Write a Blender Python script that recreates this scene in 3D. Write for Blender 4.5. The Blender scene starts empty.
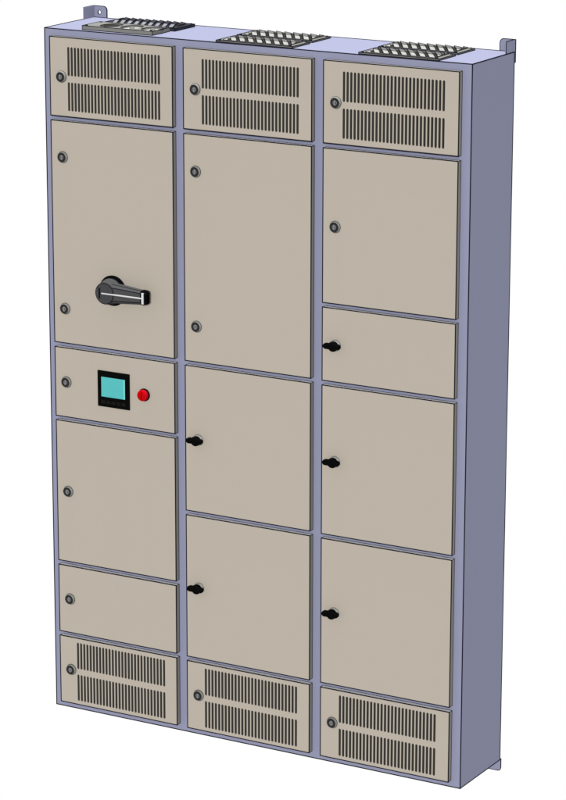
import bpy, bmesh, math
from mathutils import Vector, Matrix

S = 0.001                       # the cabinet is laid out in millimetres
scene = bpy.context.scene
col = scene.collection

# ------------------------------------------------------------------ materials
K = 0.62                        # overall paint depth, matched to the lamps below
def mat(name, rgb, rough=0.6, spec=0.0, metallic=0.0, var=0.015, scale=30.0):
    rgb = tuple(c * K for c in rgb)
    m = bpy.data.materials.new(name)
    m.use_nodes = True
    nt = m.node_tree
    b = nt.nodes['Principled BSDF']
    b.inputs['Roughness'].default_value = rough
    b.inputs['Specular IOR Level'].default_value = spec
    b.inputs['Metallic'].default_value = metallic
    tc = nt.nodes.new('ShaderNodeTexCoord')
    nz = nt.nodes.new('ShaderNodeTexNoise')
    nz.inputs['Scale'].default_value = scale
    nz.inputs['Detail'].default_value = 3
    nt.links.new(tc.outputs['Object'], nz.inputs['Vector'])
    rmp = nt.nodes.new('ShaderNodeValToRGB')
    rmp.color_ramp.elements[0].position = 0.3
    rmp.color_ramp.elements[1].position = 0.7
    rmp.color_ramp.elements[0].color = tuple(c * (1 - var) for c in rgb) + (1,)
    rmp.color_ramp.elements[1].color = tuple(min(1, c * (1 + var)) for c in rgb) + (1,)
    nt.links.new(nz.outputs['Fac'], rmp.inputs['Fac'])
    nt.links.new(rmp.outputs['Color'], b.inputs['Base Color'])
    return m

BLUE   = mat('blue_grey_paint', (0.193, 0.200, 0.280), var=0.004)
BEIGE  = mat('beige_paint', (0.311, 0.279, 0.236), var=0.004)
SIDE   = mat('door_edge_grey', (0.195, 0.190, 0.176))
LINE   = mat('dark_edge', (0.008, 0.008, 0.013))
DTOP   = mat('door_top_painted_light', (0.78, 0.77, 0.80))  # overhead light put into the colour, since the door above shades these tops
RIM2   = mat('latch_ring_metal', (0.22, 0.22, 0.21))
FANW   = mat('vent_pale_disc', (0.31, 0.31, 0.295))
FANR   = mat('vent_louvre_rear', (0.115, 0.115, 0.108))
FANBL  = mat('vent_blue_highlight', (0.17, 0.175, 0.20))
SEAL   = mat('rubber_seal', (0.04, 0.04, 0.045))
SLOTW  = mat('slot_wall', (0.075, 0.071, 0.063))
VOID   = mat('dark_interior', (0.024, 0.023, 0.020))
STEEL  = mat('worn_steel', (0.17, 0.17, 0.155))
RIM    = mat('lock_rim_metal', (0.17, 0.17, 0.16))
LOCKD  = mat('lock_dark_metal', (0.022, 0.022, 0.022))
LOCKC  = mat('lock_insert_metal', (0.16, 0.16, 0.16))
BLACK  = mat('black_plastic', (0.0025, 0.0025, 0.0025))
HGREY  = mat('handle_grey_plastic', (0.048, 0.048, 0.048))
HGREY2 = mat('handle_face_plastic', (0.040, 0.040, 0.042))
WHITE  = mat('white_marking', (0.43, 0.43, 0.43))
SCREEN = mat('teal_screen', (0.066, 0.325, 0.325))
SCREENE= mat('teal_screen_edge', (0.13, 0.46, 0.45))
KEYS   = mat('soft_key', (0.007, 0.0065, 0.006))
RED    = mat('red_plastic', (0.34, 0.0015, 0.003))
REDD   = mat('red_plastic_groove', (0.10, 0.001, 0.002))
REDS   = mat('red_plastic_flank', (0.30, 0.004, 0.012))
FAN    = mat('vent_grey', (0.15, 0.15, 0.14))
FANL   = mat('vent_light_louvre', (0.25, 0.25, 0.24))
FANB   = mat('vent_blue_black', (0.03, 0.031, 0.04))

# ------------------------------------------------------------------ helpers
def link(name, bm, mats, parent=None, smooth=False, label=None):
    bmesh.ops.recalc_face_normals(bm, faces=bm.faces)
    for v in bm.verts: v.co *= S
    me = bpy.data.meshes.new(name)
    bm.to_mesh(me); bm.free()
    for m in mats: me.materials.append(m)
    if smooth:
        for p in me.polygons: p.use_smooth = True
    o = bpy.data.objects.new(name, me)
    col.objects.link(o)
    if parent is not None: o.parent = parent
    if label: o['label'] = label
    return o

def put(o, loc):
    o.location = Vector(loc) * S
    return o

def box(bm, x0, x1, y0, y1, z0, z1, mi=0):
    vs = [bm.verts.new((x, y, z)) for x in (x0, x1) for y in (y0, y1) for z in (z0, z1)]
    fs = [(0,1,3,2),(4,6,7,5),(0,4,5,1),(2,3,7,6),(0,2,6,4),(1,5,7,3)]
    out = []
    for f in fs:
        fc = bm.faces.new([vs[i] for i in f]); fc.material_index = mi; out.append(fc)
    return vs, out

def prism_y(bm, pts, y0, y1, mi=0, mside=None):
    """outline in x,z pushed from y0 to y1"""
    a = [bm.verts.new((x, y0, z)) for x, z in pts]
    b = [bm.verts.new((x, y1, z)) for x, z in pts]
    f = bm.faces.new(a); f.material_index = mi; front = f
    f = bm.faces.new(b[::-1]); f.material_index = mi
    n = len(pts)
    for i in range(n):
        f = bm.faces.new((a[i], a[(i+1)%n], b[(i+1)%n], b[i]))
        f.material_index = mi if mside is None else mside
    return a, b, front

def bead(bm, p0, p1, r, mi, n=6):
    """thin dark edge strip between two points"""
    p0, p1 = Vector(p0), Vector(p1); d = (p1 - p0).normalized()
    a = d.orthogonal().normalized(); b = d.cross(a)
    A = [bm.verts.new(p0 - d*r*0.6 + a*r*math.cos(2*math.pi*k/n) + b*r*math.sin(2*math.pi*k/n)) for k in range(n)]
    B = [bm.verts.new(p1 + d*r*0.6 + a*r*math.cos(2*math.pi*k/n) + b*r*math.sin(2*math.pi*k/n)) for k in range(n)]
    for k in range(n):
        bm.faces.new((A[k], A[(k+1) % n], B[(k+1) % n], B[k])).material_index = mi
    bm.faces.new(A[::-1]).material_index = mi; bm.faces.new(B).material_index = mi

def bead_loop(bm, pts, r, mi, closed=True):
    n = len(pts)
    for i in range(n if closed else n-1): bead(bm, pts[i], pts[(i+1) % n], r, mi)

def box_beads(bm, x0, x1, y0, y1, z0, z1, r, mi):
    for z in (z0, z1): bead_loop(bm, [(x0,y0,z),(x1,y0,z),(x1,y1,z),(x0,y1,z)], r, mi)
    for x in (x0, x1):
        for y in (y0, y1): bead(bm, (x,y,z0), (x,y,z1), r, mi)

def lathe_y(bm, prof, n=40, cx=0, cz=0):
    """prof: list of (radius, y, material of the band that follows); axis along y"""
    rings = []
    for r, y, mi in prof:
        if r < 1e-6:
            rings.append([bm.verts.new((cx, y, cz))])
        else:
            rings.append([bm.verts.new((cx + r*math.cos(2*math.pi*k/n), y, cz + r*math.sin(2*math.pi*k/n))) for k in range(n)])
    for i in range(len(rings)-1):
        A, B = rings[i], rings[i+1]; mi = prof[i][2]
        for k in range(n):
            k2 = (k+1) % n
            if len(A) == 1 and len(B) == 1: continue
            if len(A) == 1: f = bm.faces.new((A[0], B[k], B[k2]))
            elif len(B) == 1: f = bm.faces.new((A[k], B[0], A[k2]))
            else: f = bm.faces.new((A[k], A[k2], B[k2], B[k]))
            f.material_index = mi

# ------------------------------------------------------------------ layout (mm)
W, H, D, T = 1328.4, 2000.0, 248.3, 17.4
COLS = [(27.8, 427.7), (463.1, 862.8), (898.8, 1300.2)]
ROWS = [
    [(1980.5,1759.2),(1745.6,1107.4),(1093.0,889.8),(876.6,455.4),(441.6,238.3),(224.4,20.0)],
    [(1980.5,1759.2),(1745.6,1106.8),(1093.0,671.9),(658.0,236.8),(223.0,19.6)],
    [(1980.5,1759.2),(1745.6,1323.2),(1310.3,1106.4),(1092.8,670.6),(657.2,236.8),(222.4,19.0)],
]
LOCKX = 38.0

root = bpy.data.objects.new('switchgear_cabinet', None)
root.empty_display_size = 0.2
col.objects.link(root)
root['label'] = 'tall blue-grey steel switchgear cabinet with three columns of beige doors'
root['category'] = 'electrical cabinet'

# ------------------------------------------------------------------ cabinet body
bm = bmesh.new()
box(bm, 0, W, 0, D, 0, H)
box_beads(bm, 0, W, 0, D, 0, H, 1.65, 1)
body = link('cabinet_body', bm, [BLUE, LINE], root)

# ------------------------------------------------------------------ doors
def slot_loops(w, h):
    """two rows of 28 upright slots with round ends, door-local x,z (origin at lower left)"""
    loops = []
    sw, n, pitch = 7.0, 28, 10.93
    top = h - (25.5 if h > 210 else 13.2)
    for zt, zb in ((top, top - 81.5), (top - 98.5, top - 180.0)):
        for k in range(n):
            cx = 61.8 + pitch*k; r = sw/2; pts = []
            for a in range(0, 5):
                t = math.pi*a/4
                pts.append((cx + r*math.cos(t), zt - r + r*math.sin(t)))
            for a in range(0, 5):
                t = math.pi + math.pi*a/4
                pts.append((cx + r*math.cos(t), zb + r + r*math.sin(t)))
            loops.append(pts)
    return loops

def door_mesh(w, h, vented, first):
    bm = bmesh.new()
    vs, fs = box(bm, 0, w, -T, -1.5, 0, h, 1)
    front = [f for f in fs if all(abs(v.co.y + T) < 1e-6 for v in f.verts)][0]
    front.material_index = 0
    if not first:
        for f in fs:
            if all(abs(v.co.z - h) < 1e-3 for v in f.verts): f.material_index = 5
    if vented:
        fr = [f for f in bm.faces if f.material_index == 0 and all(abs(v.co.y + T) < 1e-4 for v in f.verts)][0]
        edges = list(fr.edges)
        bmesh.ops.delete(bm, geom=[fr], context='FACES_ONLY')
        rims = []
        for pts in slot_loops(w, h):
            vv = [bm.verts.new((x, -T, z)) for x, z in pts]
            rims.append(vv)
            for i in range(len(vv)):
                edges.append(bm.edges.new((vv[i], vv[(i+1) % len(vv)])))
        r = bmesh.ops.triangle_fill(bm, use_beauty=True, edges=edges, normal=(0, -1, 0))
        for g in r['geom']:
            if isinstance(g, bmesh.types.BMFace): g.material_index = 0
        # triangle_fill may also close the holes: drop faces lying inside a slot
        inner = set()
        for vv in rims:
            sset = set(vv)
            for f in [f for f in bm.faces if f.material_index == 0 and all(v in sset for v in f.verts)]:
                inner.add(f)
        if inner: bmesh.ops.delete(bm, geom=list(inner), context='FACES_ONLY')
        for vv in rims:
            bk = [bm.verts.new((v.co.x, -T + 7.0, v.co.z)) for v in vv]
            n = len(vv)
            for i in range(n):
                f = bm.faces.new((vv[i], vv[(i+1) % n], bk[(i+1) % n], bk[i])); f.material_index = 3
            f = bm.faces.new(bk); f.material_index = 4
    bead_loop(bm, [(0,-T,0),(w,-T,0),(w,-T,h),(0,-T,h)], 1.6, 2)
    bead_loop(bm, [(0,-1.2,0),(w,-1.2,0),(w,-1.2,h),(0,-1.2,h)], 0.7, 2)
    for x in (0, w):
        for z in (0, h): bead(bm, (x,-T,z), (x,-1.5,z), 0.8, 2)
    return bm

def lock_meshes():
    # chromed ring with a sloping flank, dark face, and a double-bit insert
    bm = bmesh.new()
    lathe_y(bm, [(16.4, 0, 1), (16.8, -1.0, 1), (16.0, -2.2, 0), (15.2, -4.6, 0), (14.4, -6.2, 0), (13.8, -7.2, 1), (12.9, -7.6, 1),
                 (11.6, -7.6, 1), (10.4, -5.6, 1), (8.6, -5.0, 1), (0, -5.0, 1)], 40)
    ring = link('lock_ring', bm, [RIM, LOCKD], None, smooth=True)
    bm = bmesh.new()
    lathe_y(bm, [(6.2, -4.9, 1), (6.2, -7.2, 0), (4.9, -7.8, 0), (4.2, -6.2, 1), (0, -6.2, 1)], 24)
    box(bm, -1.5, 1.5, -8.2, -6.0, -6.8, 6.8, 0)
    core = link('lock_core', bm, [LOCKC, LOCKD], None)
    return ring, core

def latch_meshes():
    bm = bmesh.new()
    lathe_y(bm, [(15.6, 0, 1), (16.2, -0.8, 1), (15.6, -1.8, 0), (14.2, -5.5, 0), (13.2, -6.5, 0), (0, -6.5, 0)], 40)
    ring = link('latch_ring', bm, [RIM2, LOCKD], None, smooth=True)
    bm = bmesh.new()
    # round hub and a rounded wing lying across it
    lathe_y(bm, [(12.0, -6.3, 0), (13.5, -9, 0), (14.2, -17, 0), (13.2, -21, 0), (9.0, -23.5, 0), (0, -24, 0)], 32)
    pts = []
    for cx, r, a0 in ((14.5, 7.6, -90), (-21, 8.0, 90)):
        for k in range(9):
            t = math.radians(a0 + 180*k/8)
            pts.append((cx + r*math.cos(t), r*math.sin(t)))
    a, b, f = prism_y(bm, pts, -22.0, -10.0)
    knob = link('wing_knob', bm, [BLACK], None)
    m = knob.modifiers.new('soft_edges', 'BEVEL'); m.width = 0.0022; m.segments = 3; m.limit_method = 'ANGLE'
    return ring, knob

ring0, core0 = lock_meshes()
lring0, knob0 = latch_meshes()
used = {}
def fit(src, parent, loc):
    """first use takes the source itself, later ones are copies"""
    if src.name in used:
        o = src.copy(); col.objects.link(o)
    else:
        o = src; used[src.name] = True
    o.parent = parent
    o.location = Vector(loc) * S
    return o

SPECIAL = {
    (0,1): 'tall beige door carrying the large rotary switch handle',
    (0,2): 'low beige door carrying the display and the red button',
}
COLN = ['left', 'middle', 'right']
for ci, (xl, xr) in enumerate(COLS):
    for ri, (zt, zb) in enumerate(ROWS[ci]):
        w, h = xr - xl, zt - zb
        vented = ri in (0, len(ROWS[ci]) - 1)
        latch = (ci == 1 and ri in (2, 3)) or (ci == 2 and ri in (2, 3, 4))
        mesh = door_mesh(w, h, vented, ri == 0)
        name = 'vent_door' if vented else 'door'
        if vented: lab = 'beige vent door with two rows of slots, %s of the %s column' % ('top' if ri == 0 else 'bottom', COLN[ci])
        elif latch: lab = 'beige door with a black wing knob in the %s column' % COLN[ci]
        else: lab = SPECIAL.get((ci, ri))
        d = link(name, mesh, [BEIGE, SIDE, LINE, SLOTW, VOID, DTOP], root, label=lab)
        put(d, (xl, 0, zb))
        # rubber seal between door and frame
        bm = bmesh.new()
        e, t = 0.7, 8.0
        for (x0, x1, z0, z1) in ((-e, t, -e, h+e), (w-t, w+e, -e, h+e), (t, w-t, -e, t), (t, w-t, h-t, h+e)):
            box(bm, x0, x1, -1.4, -0.05, z0, z1)
        link('door_seal', bm, [SEAL], d)
        # locks
        if ri == 1 and ci in (0, 1):
            zs = [1643.5, 1208.0]
        elif ri == 0:
            zs = [1870.2]
        elif vented:
            zs = [124.6]
        else:
            zs = [(zt + zb)/2 + (1.5 if ci == 0 else 0)]
        for z in zs:
            loc = (LOCKX + (3.2 if latch else 0), -T, z - zb)
            if latch:
                fit(lring0, d, loc); fit(knob0, d, loc)
            else:
                fit(ring0, d, loc); fit(core0, d, loc)

# ------------------------------------------------------------------ rotary switch handle
HC = (228.0, 1279.0)
bm = bmesh.new()
lathe_y(bm, [(43, 0, 0), (43.5, -4, 0), (42, -8, 0), (0, -8, 0)], 56)
handle = link('rotary_handle', bm, [BLACK], root, label='large grey and black rotary switch handle with a white pointer line')
put(handle, (HC[0], -T, HC[1]))
bm = bmesh.new()
lathe_y(bm, [(37, -8, 1), (37, -14, 0), (35.5, -20, 0), (31, -44, 0), (31.0, -45.0, 1), (28.4, -46.3, 2), (0, -46.2, 2)], 56)
hub = link('hub', bm, [HGREY, LINE, HGREY2], handle)
bm = bmesh.new()
box(bm, -18.4, -14.2, -47.0, -46.0, -15, 15)
link('locking_slot', bm, [BLACK], hub)
# tapered grip (octagon sections swept outwards along x)
def grip(bm, secs, mi, caps=True):
    rings = []
    for x, hz, yf, yb, ch in secs:
        q = [(yf, hz-ch), (yf, -hz+ch), (yf+ch, -hz), (yb, -hz), (yb, hz), (yf+ch, hz)]
        rings.append([bm.verts.new((x, y, z)) for y, z in q])
    for A, B in zip(rings, rings[1:]):
        n = len(A)
        for i in range(n):
            f = bm.faces.new((A[i], A[(i+1) % n], B[(i+1) % n], B[i])); f.material_index = mi
    if caps:
        bm.faces.new(rings[0]).material_index = mi
        bm.faces.new(rings[-1][::-1]).material_index = mi
bm = bmesh.new()
grip(bm, [(14, 27, -45.0, -16, 8), (40, 26, -45.0, -18, 8), (118, 19.5, -45.0, -25, 6)], 0)
bm.normal_update()
ed = [e for e in bm.edges if e.is_manifold and e.calc_face_angle() > 0.3]
bmesh.ops.bevel(bm, geom=ed, offset=1.5, segments=1, affect='EDGES', material=1)
g = link('grip', bm, [HGREY, LINE], handle)
bm = bmesh.new()
grip(bm, [(117, 20.4, -45.8, -23, 6), (128, 19.8, -45.8, -24, 6), (133, 18.4, -45.0, -24, 6), (136.5, 14.0, -43.0, -25, 5)], 0)
link('grip_tip', bm, [BLACK], handle)
bm = bmesh.new()
box(bm, -9.5, 123.5, -47.6, -44.0, -1.6, 1.6, 0)
box(bm, 122.8, 129.4, -47.8, -44.0, -15.5, 15.5, 0)
link('pointer_mark', bm, [WHITE], handle)

# ------------------------------------------------------------------ display
DX0, DX1, DZ0, DZ1 = 174.0, 279.5, 938.4, 1042.6
bm = bmesh.new()
w, h = DX1 - DX0, DZ1 - DZ0
sx0, sx1, sz0, sz1 = 11.6, 91.4, 29.0, 87.0
box(bm, 0, sx0, -4.5, 0, 0, h); box(bm, sx1, w, -4.5, 0, 0, h)
box(bm, sx0, sx1, -4.5, 0, 0, sz0); box(bm, sx0, sx1, -4.5, 0, sz1, h)
disp = link('control_display', bm, [BLACK], root, label='square black control display with a teal screen')
put(disp, (DX0, -T, DZ0))
bm = bmesh.new()
box(bm, sx0, sx1-5, -3.6, 0, sz0, sz1, 0)
box(bm, sx1-5, sx1, -3.4, 0, sz0, sz1, 1)
link('screen', bm, [SCREEN, SCREENE], disp)
for k in range(5):
    bm = bmesh.new()
    box(bm, 12 + 17*k, 25 + 17*k, -5.1, -4.4, 9, 19)
    link('key', bm, [KEYS], disp)

# ------------------------------------------------------------------ red push button
bm = bmesh.new()
lathe_y(bm, [(18.2, 0, 0), (18.4, -3.5, 0), (17.2, -5.5, 0), (15.8, -5.5, 0), (15.8, -3, 0), (0, -3, 0)], 40)
btn = link('push_button', bm, [BLACK], root, label='round red push button in a black ring')
put(btn, (328.0, -T, 989.8))
bm = bmesh.new()
lathe_y(bm, [(16.2, -3, 1), (16.2, -12, 1), (15.4, -14.5, 0), (12.0, -16.0, 0), (0, -16.8, 0)], 40)
cap = link('button_cap', bm, [RED, REDS], btn, smooth=False)
bm = bmesh.new()
box(bm, -0.9, 0.9, -17.2, -14.0, -12.5, 12.5)
link('cap_ridge', bm, [REDD], cap)

# ------------------------------------------------------------------ roof vents
def plate_frame(bm, w, d, z0, z1, bx, by, mi=0):
    box(bm, 0, w, 0, by, z0, z1, mi); box(bm, 0, w, d-by, d, z0, z1, mi)
    box(bm, 0, bx, by, d-by, z0, z1, mi); box(bm, w-bx, w, by, d-by, z0, z1, mi)

def dark_edges(bm, off=0.8, mi=3):
    bm.normal_update()
    ed = [e for e in bm.edges if e.is_manifold and e.calc_face_angle() > 0.5]
    bmesh.ops.bevel(bm, geom=ed, offset=off, segments=1, affect='EDGES', material=mi)

def louvre_vent(x, y, w, d, zt, frame_m, louvre_m, label, n=6, rear_m=None, lean=52.0, pitch=27.0):
    bm = bmesh.new()
    box(bm, 0, w, 0, d, 0.2, zt, 0)
    o = [(0,0),(w,0),(w,d),(0,d)]
    for z in (1.0, zt): bead_loop(bm, [(px, py, z) for px, py in o], 1.2, 1)
    for px, py in o: bead(bm, (px, py, 1), (px, py, zt), 1.0, 1)
    # dark openings run slantwise towards the front right, a raised louvre between each pair
    y0, y1 = 9.0, d - 9.0
    xa0, p = 13.0, pitch
    gap = 10.0
    def X(xx, yy): return xx + lean*(1 - (yy-y0)/(y1-y0))
    lo_x, hi_x = 15.0, w - 15.0
    def clip(poly):
        for lim, sg in ((lo_x, 1), (hi_x, -1)):
            out = []
            for a, b in zip(poly, poly[1:] + poly[:1]):
                da, db = sg*(a[0]-lim), sg*(b[0]-lim)
                if da >= 0: out.append(a)
                if da*db < 0:
                    t = da/(da-db)
                    out.append(tuple(a[i] + (b[i]-a[i])*t for i in range(3)))
            poly = out
            if len(poly) < 3: return None
        return poly
    for k in range(-3, n+4):
        xa = xa0 + p*k - gap/2
        q = clip([(X(xx, yy), yy, zt + 0.5) for xx, yy in ((xa,y0),(xa+gap,y0),(xa+gap,y1),(xa,y1))])
        if q: bm.faces.new([bm.verts.new(t) for t in q]).material_index = 2
    v = link('roof_vent', bm, [frame_m, LINE, VOID], root, label=label)
    put(v, (x, y, H))
    bm = bmesh.new()
    ym = y0 + (y1-y0)*0.48
    for k in range(-3, n+4):
        xa = xa0 + p*k + gap/2; wd = p - gap
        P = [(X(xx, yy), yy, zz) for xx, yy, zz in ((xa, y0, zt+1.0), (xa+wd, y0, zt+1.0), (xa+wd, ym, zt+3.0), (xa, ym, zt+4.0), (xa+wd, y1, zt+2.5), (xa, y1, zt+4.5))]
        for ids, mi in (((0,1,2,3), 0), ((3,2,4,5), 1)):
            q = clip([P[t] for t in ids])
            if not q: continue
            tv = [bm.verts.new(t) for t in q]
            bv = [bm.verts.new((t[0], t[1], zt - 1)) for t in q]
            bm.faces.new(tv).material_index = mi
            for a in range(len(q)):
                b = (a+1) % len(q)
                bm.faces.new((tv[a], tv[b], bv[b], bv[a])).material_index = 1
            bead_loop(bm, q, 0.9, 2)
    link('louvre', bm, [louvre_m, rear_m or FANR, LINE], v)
    for sx, sy in ((9, 6), (w-9, 6), (w-9, d-6), (9, d-6)):
        bm = bmesh.new()
        bmesh.ops.create_cone(bm, cap_ends=True, segments=16, radius1=4.6, radius2=3.8, depth=2.4,
                              matrix=Matrix.Translation((sx, sy, zt + 1.0)))
        link('screw', bm, [LINE], v)
    return v

ZT = 5.0
for x0, nm in ((553.0, 'middle'), (991.0, 'right')):
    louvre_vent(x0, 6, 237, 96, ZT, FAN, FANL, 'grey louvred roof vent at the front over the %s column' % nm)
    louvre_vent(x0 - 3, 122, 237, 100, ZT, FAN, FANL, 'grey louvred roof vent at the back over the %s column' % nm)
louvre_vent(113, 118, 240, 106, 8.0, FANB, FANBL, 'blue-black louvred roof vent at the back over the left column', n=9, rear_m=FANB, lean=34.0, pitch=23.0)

# left front vent: thick plate with three round openings
bm = bmesh.new()
w, d, zt = 229.0, 90.0, 12.0
vs, fs = box(bm, 0, w, 0, d, 0, zt, 0)
bm.normal_update()
top = [f for f in bm.faces if f.normal.z > 0.99][0]
edges = list(top.edges)
bmesh.ops.delete(bm, geom=[top], context='FACES_ONLY')
rims = []
for cx in (68, 135, 202):
    vv = [bm.verts.new((cx + 30.5*math.cos(2*math.pi*k/32), 45 + 38*math.sin(2*math.pi*k/32), zt)) for k in range(32)]
    rims.append(vv)
    for k in range(32): edges.append(bm.edges.new((vv[k], vv[(k+1) % 32])))
bmesh.ops.triangle_fill(bm, use_beauty=True, edges=edges, normal=(0, 0, 1))
for vv in rims:
    ss = set(vv)
    kill = [f for f in bm.faces if all(v in ss for v in f.verts)]
    if kill: bmesh.ops.delete(bm, geom=kill, context='FACES_ONLY')
    cx = sum(v.co.x for v in vv)/32
    b1 = [bm.verts.new((cx + (v.co.x-cx)*0.95, 45 + (v.co.y-45)*0.95, zt-2.0)) for v in vv]
    b2 = [bm.verts.new((v.co.x, v.co.y, zt-6.0)) for v in b1]
    for k in range(32):
        k2 = (k+1) % 32
        bm.faces.new((vv[k], vv[k2], b1[k2], b1[k])).material_index = 1
        bm.faces.new((b1[k], b1[k2], b2[k2], b2[k])).material_index = 0
    bm.faces.new(b2).material_index = 2
bead_loop(bm, [(0,0,1),(w,0,1),(w,d,1),(0,d,1)], 1.0, 1); bead_loop(bm, [(0,0,zt),(w,0,zt),(w,d,zt),(0,d,zt)], 1.1, 1)
for rx in (0, w): bead(bm, (rx,0,0), (rx,0,zt), 1.0, 1)
v = link('roof_vent', bm, [FAN, LINE, FANW], root, label='thick grey roof vent plate with round openings at the front over the left column')
put(v, (113.5, 18, H))
for cx in (68, 135, 202):
    bm = bmesh.new()
    hr = 24 if cx < 100 else 8
    bmesh.ops.create_cone(bm, cap_ends=True, segments=24, radius1=hr, radius2=hr-2, depth=5, matrix=Matrix.Translation((cx, 45, zt-3.0)))
    link('fan_hub', bm, [VOID if cx < 100 else FAN], v)
for sx, sy in ((9, 8), (w-9, 8), (w-9, d-8), (9, d-8)):
    bm = bmesh.new()
    bmesh.ops.create_cone(bm, cap_ends=True, segments=16, radius1=4.4, radius2=3.6, depth=2.0, matrix=Matrix.Translation((sx, sy, zt+0.9)))
    link('screw', bm, [LINE], v)

# ------------------------------------------------------------------ mounting brackets
def rounded_tab(x0, x1, z0, z1, corner, r, seg=8):
    """rectangle in x,z with one rounded corner: 'tr','tl','br','bl'"""
    pts = []
    C = {'bl': (x0, z0, 1, 1, 180), 'br': (x1, z0, -1, 1, 270), 'tr': (x1, z1, -1, -1, 0), 'tl': (x0, z1, 1, -1, 90)}
    for k in ('bl', 'br', 'tr', 'tl'):
        x, z, sx, sz, a0 = C[k]
        if k == corner:
            for i in range(seg+1):
                t = math.radians(a0 + 90*i/seg)
                pts.append((x + sx*r + r*math.cos(t), z + sz*r + r*math.sin(t)))
        else: pts.append((x, z))
    return pts

def bracket(side, top, label):
    bm = bmesh.new()
    x0, x1 = (0.0, 45.5) if side == 'l' else (W - 43.0, W + 3.0)
    if top: z0, z1, c = H - 28, H + 33.5, ('tr' if side == 'l' else 'tl')
    else:   z0, z1, c = -33.0, 3.0, ('br' if side == 'r' else 'bl')
    pts = rounded_tab(x0, x1, z0, z1, c, 12.0 if top else 9.0)
    hx, hz, hr = ((x0 + x1)/2 - (2 if side == 'l' else -2), (H + 15.5) if top else -15.5, 5.4)
    ya, yb = D + 0.3, D + 4.3
    nh = 20
    hole = [(hx + hr*math.cos(2*math.pi*k/nh), hz + hr*1.15*math.sin(2*math.pi*k/nh)) for k in range(nh)]
    loops = []
    for y in (ya, yb):
        a = [bm.verts.new((x, y, z)) for x, z in pts]
        b = [bm.verts.new((x, y, z)) for x, z in hole] if top else []
        ed = [bm.edges.new((L[i], L[(i+1) % len(L)])) for L in (a, b) for i in range(len(L))]
        bmesh.ops.triangle_fill(bm, use_beauty=True, edges=ed, normal=(0, -1, 0))
        hs = set(b)
        kill = [f for f in bm.faces if hs and all(v in hs for v in f.verts)]
        if kill: bmesh.ops.delete(bm, geom=kill, context='FACES_ONLY')
        loops.append((a, b))
    for j in (0, 1):
        A, B = loops[0][j], loops[1][j]
        for i in range(len(A)):
            f = bm.faces.new((A[i], A[(i+1) % len(A)], B[(i+1) % len(B)], B[i])); f.material_index = 1
    bead_loop(bm, [(x, ya, z) for x, z in pts], 1.1, 1)
    if top:
        bead_loop(bm, [(x, ya, z) for x, z in hole], 0.8, 1)
        # side flange of the angle bracket, standing on the roof edge
        fx0, fx1 = (0.0, 3.0) if side == 'l' else (W - 3.0, W)
        b2 = bmesh.new()
        box(b2, fx0, fx1, D - 50, D + 0.2, H + 0.1, H + 33.5)
        fx = 0.0 if side == 'l' else W
        bead_loop(b2, [(fx, D-50, H), (fx, D-50, H+33.5), (fx, D, H+33.5)], 1.1, 1, closed=False)
        me = bpy.data.meshes.new('tmp'); b2.to_mesh(me); b2.free()
        bm.from_mesh(me); bpy.data.meshes.remove(me)
    return link('mounting_bracket', bm, [BLUE, LINE], root, label=label)

bracket('l', True, 'drilled blue-grey bracket at the top left rear corner')
bracket('r', True, 'drilled blue-grey bracket at the top right rear corner')
bracket('l', False, None)
bracket('r', False, 'blue-grey bracket at the bottom right rear corner')

# ------------------------------------------------------------------ camera (solved from the photograph)
cam = bpy.data.cameras.new('camera')
co = bpy.data.objects.new('camera', cam); col.objects.link(co)
R = [[0.867715, 0.49706, 0.001477], [0.128579, -0.221587, -0.966626], [-0.480144, 0.838946, -0.256186]]
right, down, fwd = Vector(R[0]), Vector(R[1]), Vector(R[2])
M = Matrix((right, -down, -fwd)).transposed().to_4x4()
M.translation = Vector([4.87298, -7.17482, 3.21985])
co.matrix_world = M
cam.sensor_fit = 'VERTICAL'; cam.sensor_height = 24.0
cam.lens = 3112.67 / 800.0 * 24.0
cam.clip_end = 100.0
scene.camera = co

# ------------------------------------------------------------------ light: white studio surround, a lamp overhead and one in front
wd = bpy.data.worlds.new('World'); scene.world = wd
wd.use_nodes = True
bg = wd.node_tree.nodes['Background']
bg.inputs['Color'].default_value = (1, 1, 1, 1); bg.inputs['Strength'].default_value = 1.0
def sun(name, energy, direction, ang):
    l = bpy.data.lights.new(name, 'SUN'); l.energy = energy; l.angle = math.radians(ang)
    o = bpy.data.objects.new(name, l); col.objects.link(o)
    o.rotation_euler = Vector(direction).to_track_quat('-Z', 'Y').to_euler()
    o.location = (0.66, -1.5, 3.2)
sun('overhead_lamp', 10.2, (0, 0, -1), 2.0)
sun('front_lamp', 5.75, (-0.410, 0.879, -0.242), 6.0)
scene.view_settings.view_transform = 'Standard'
scene.view_settings.look = 'None'
scene.view_settings.exposure = 0
scene.view_settings.gamma = 1
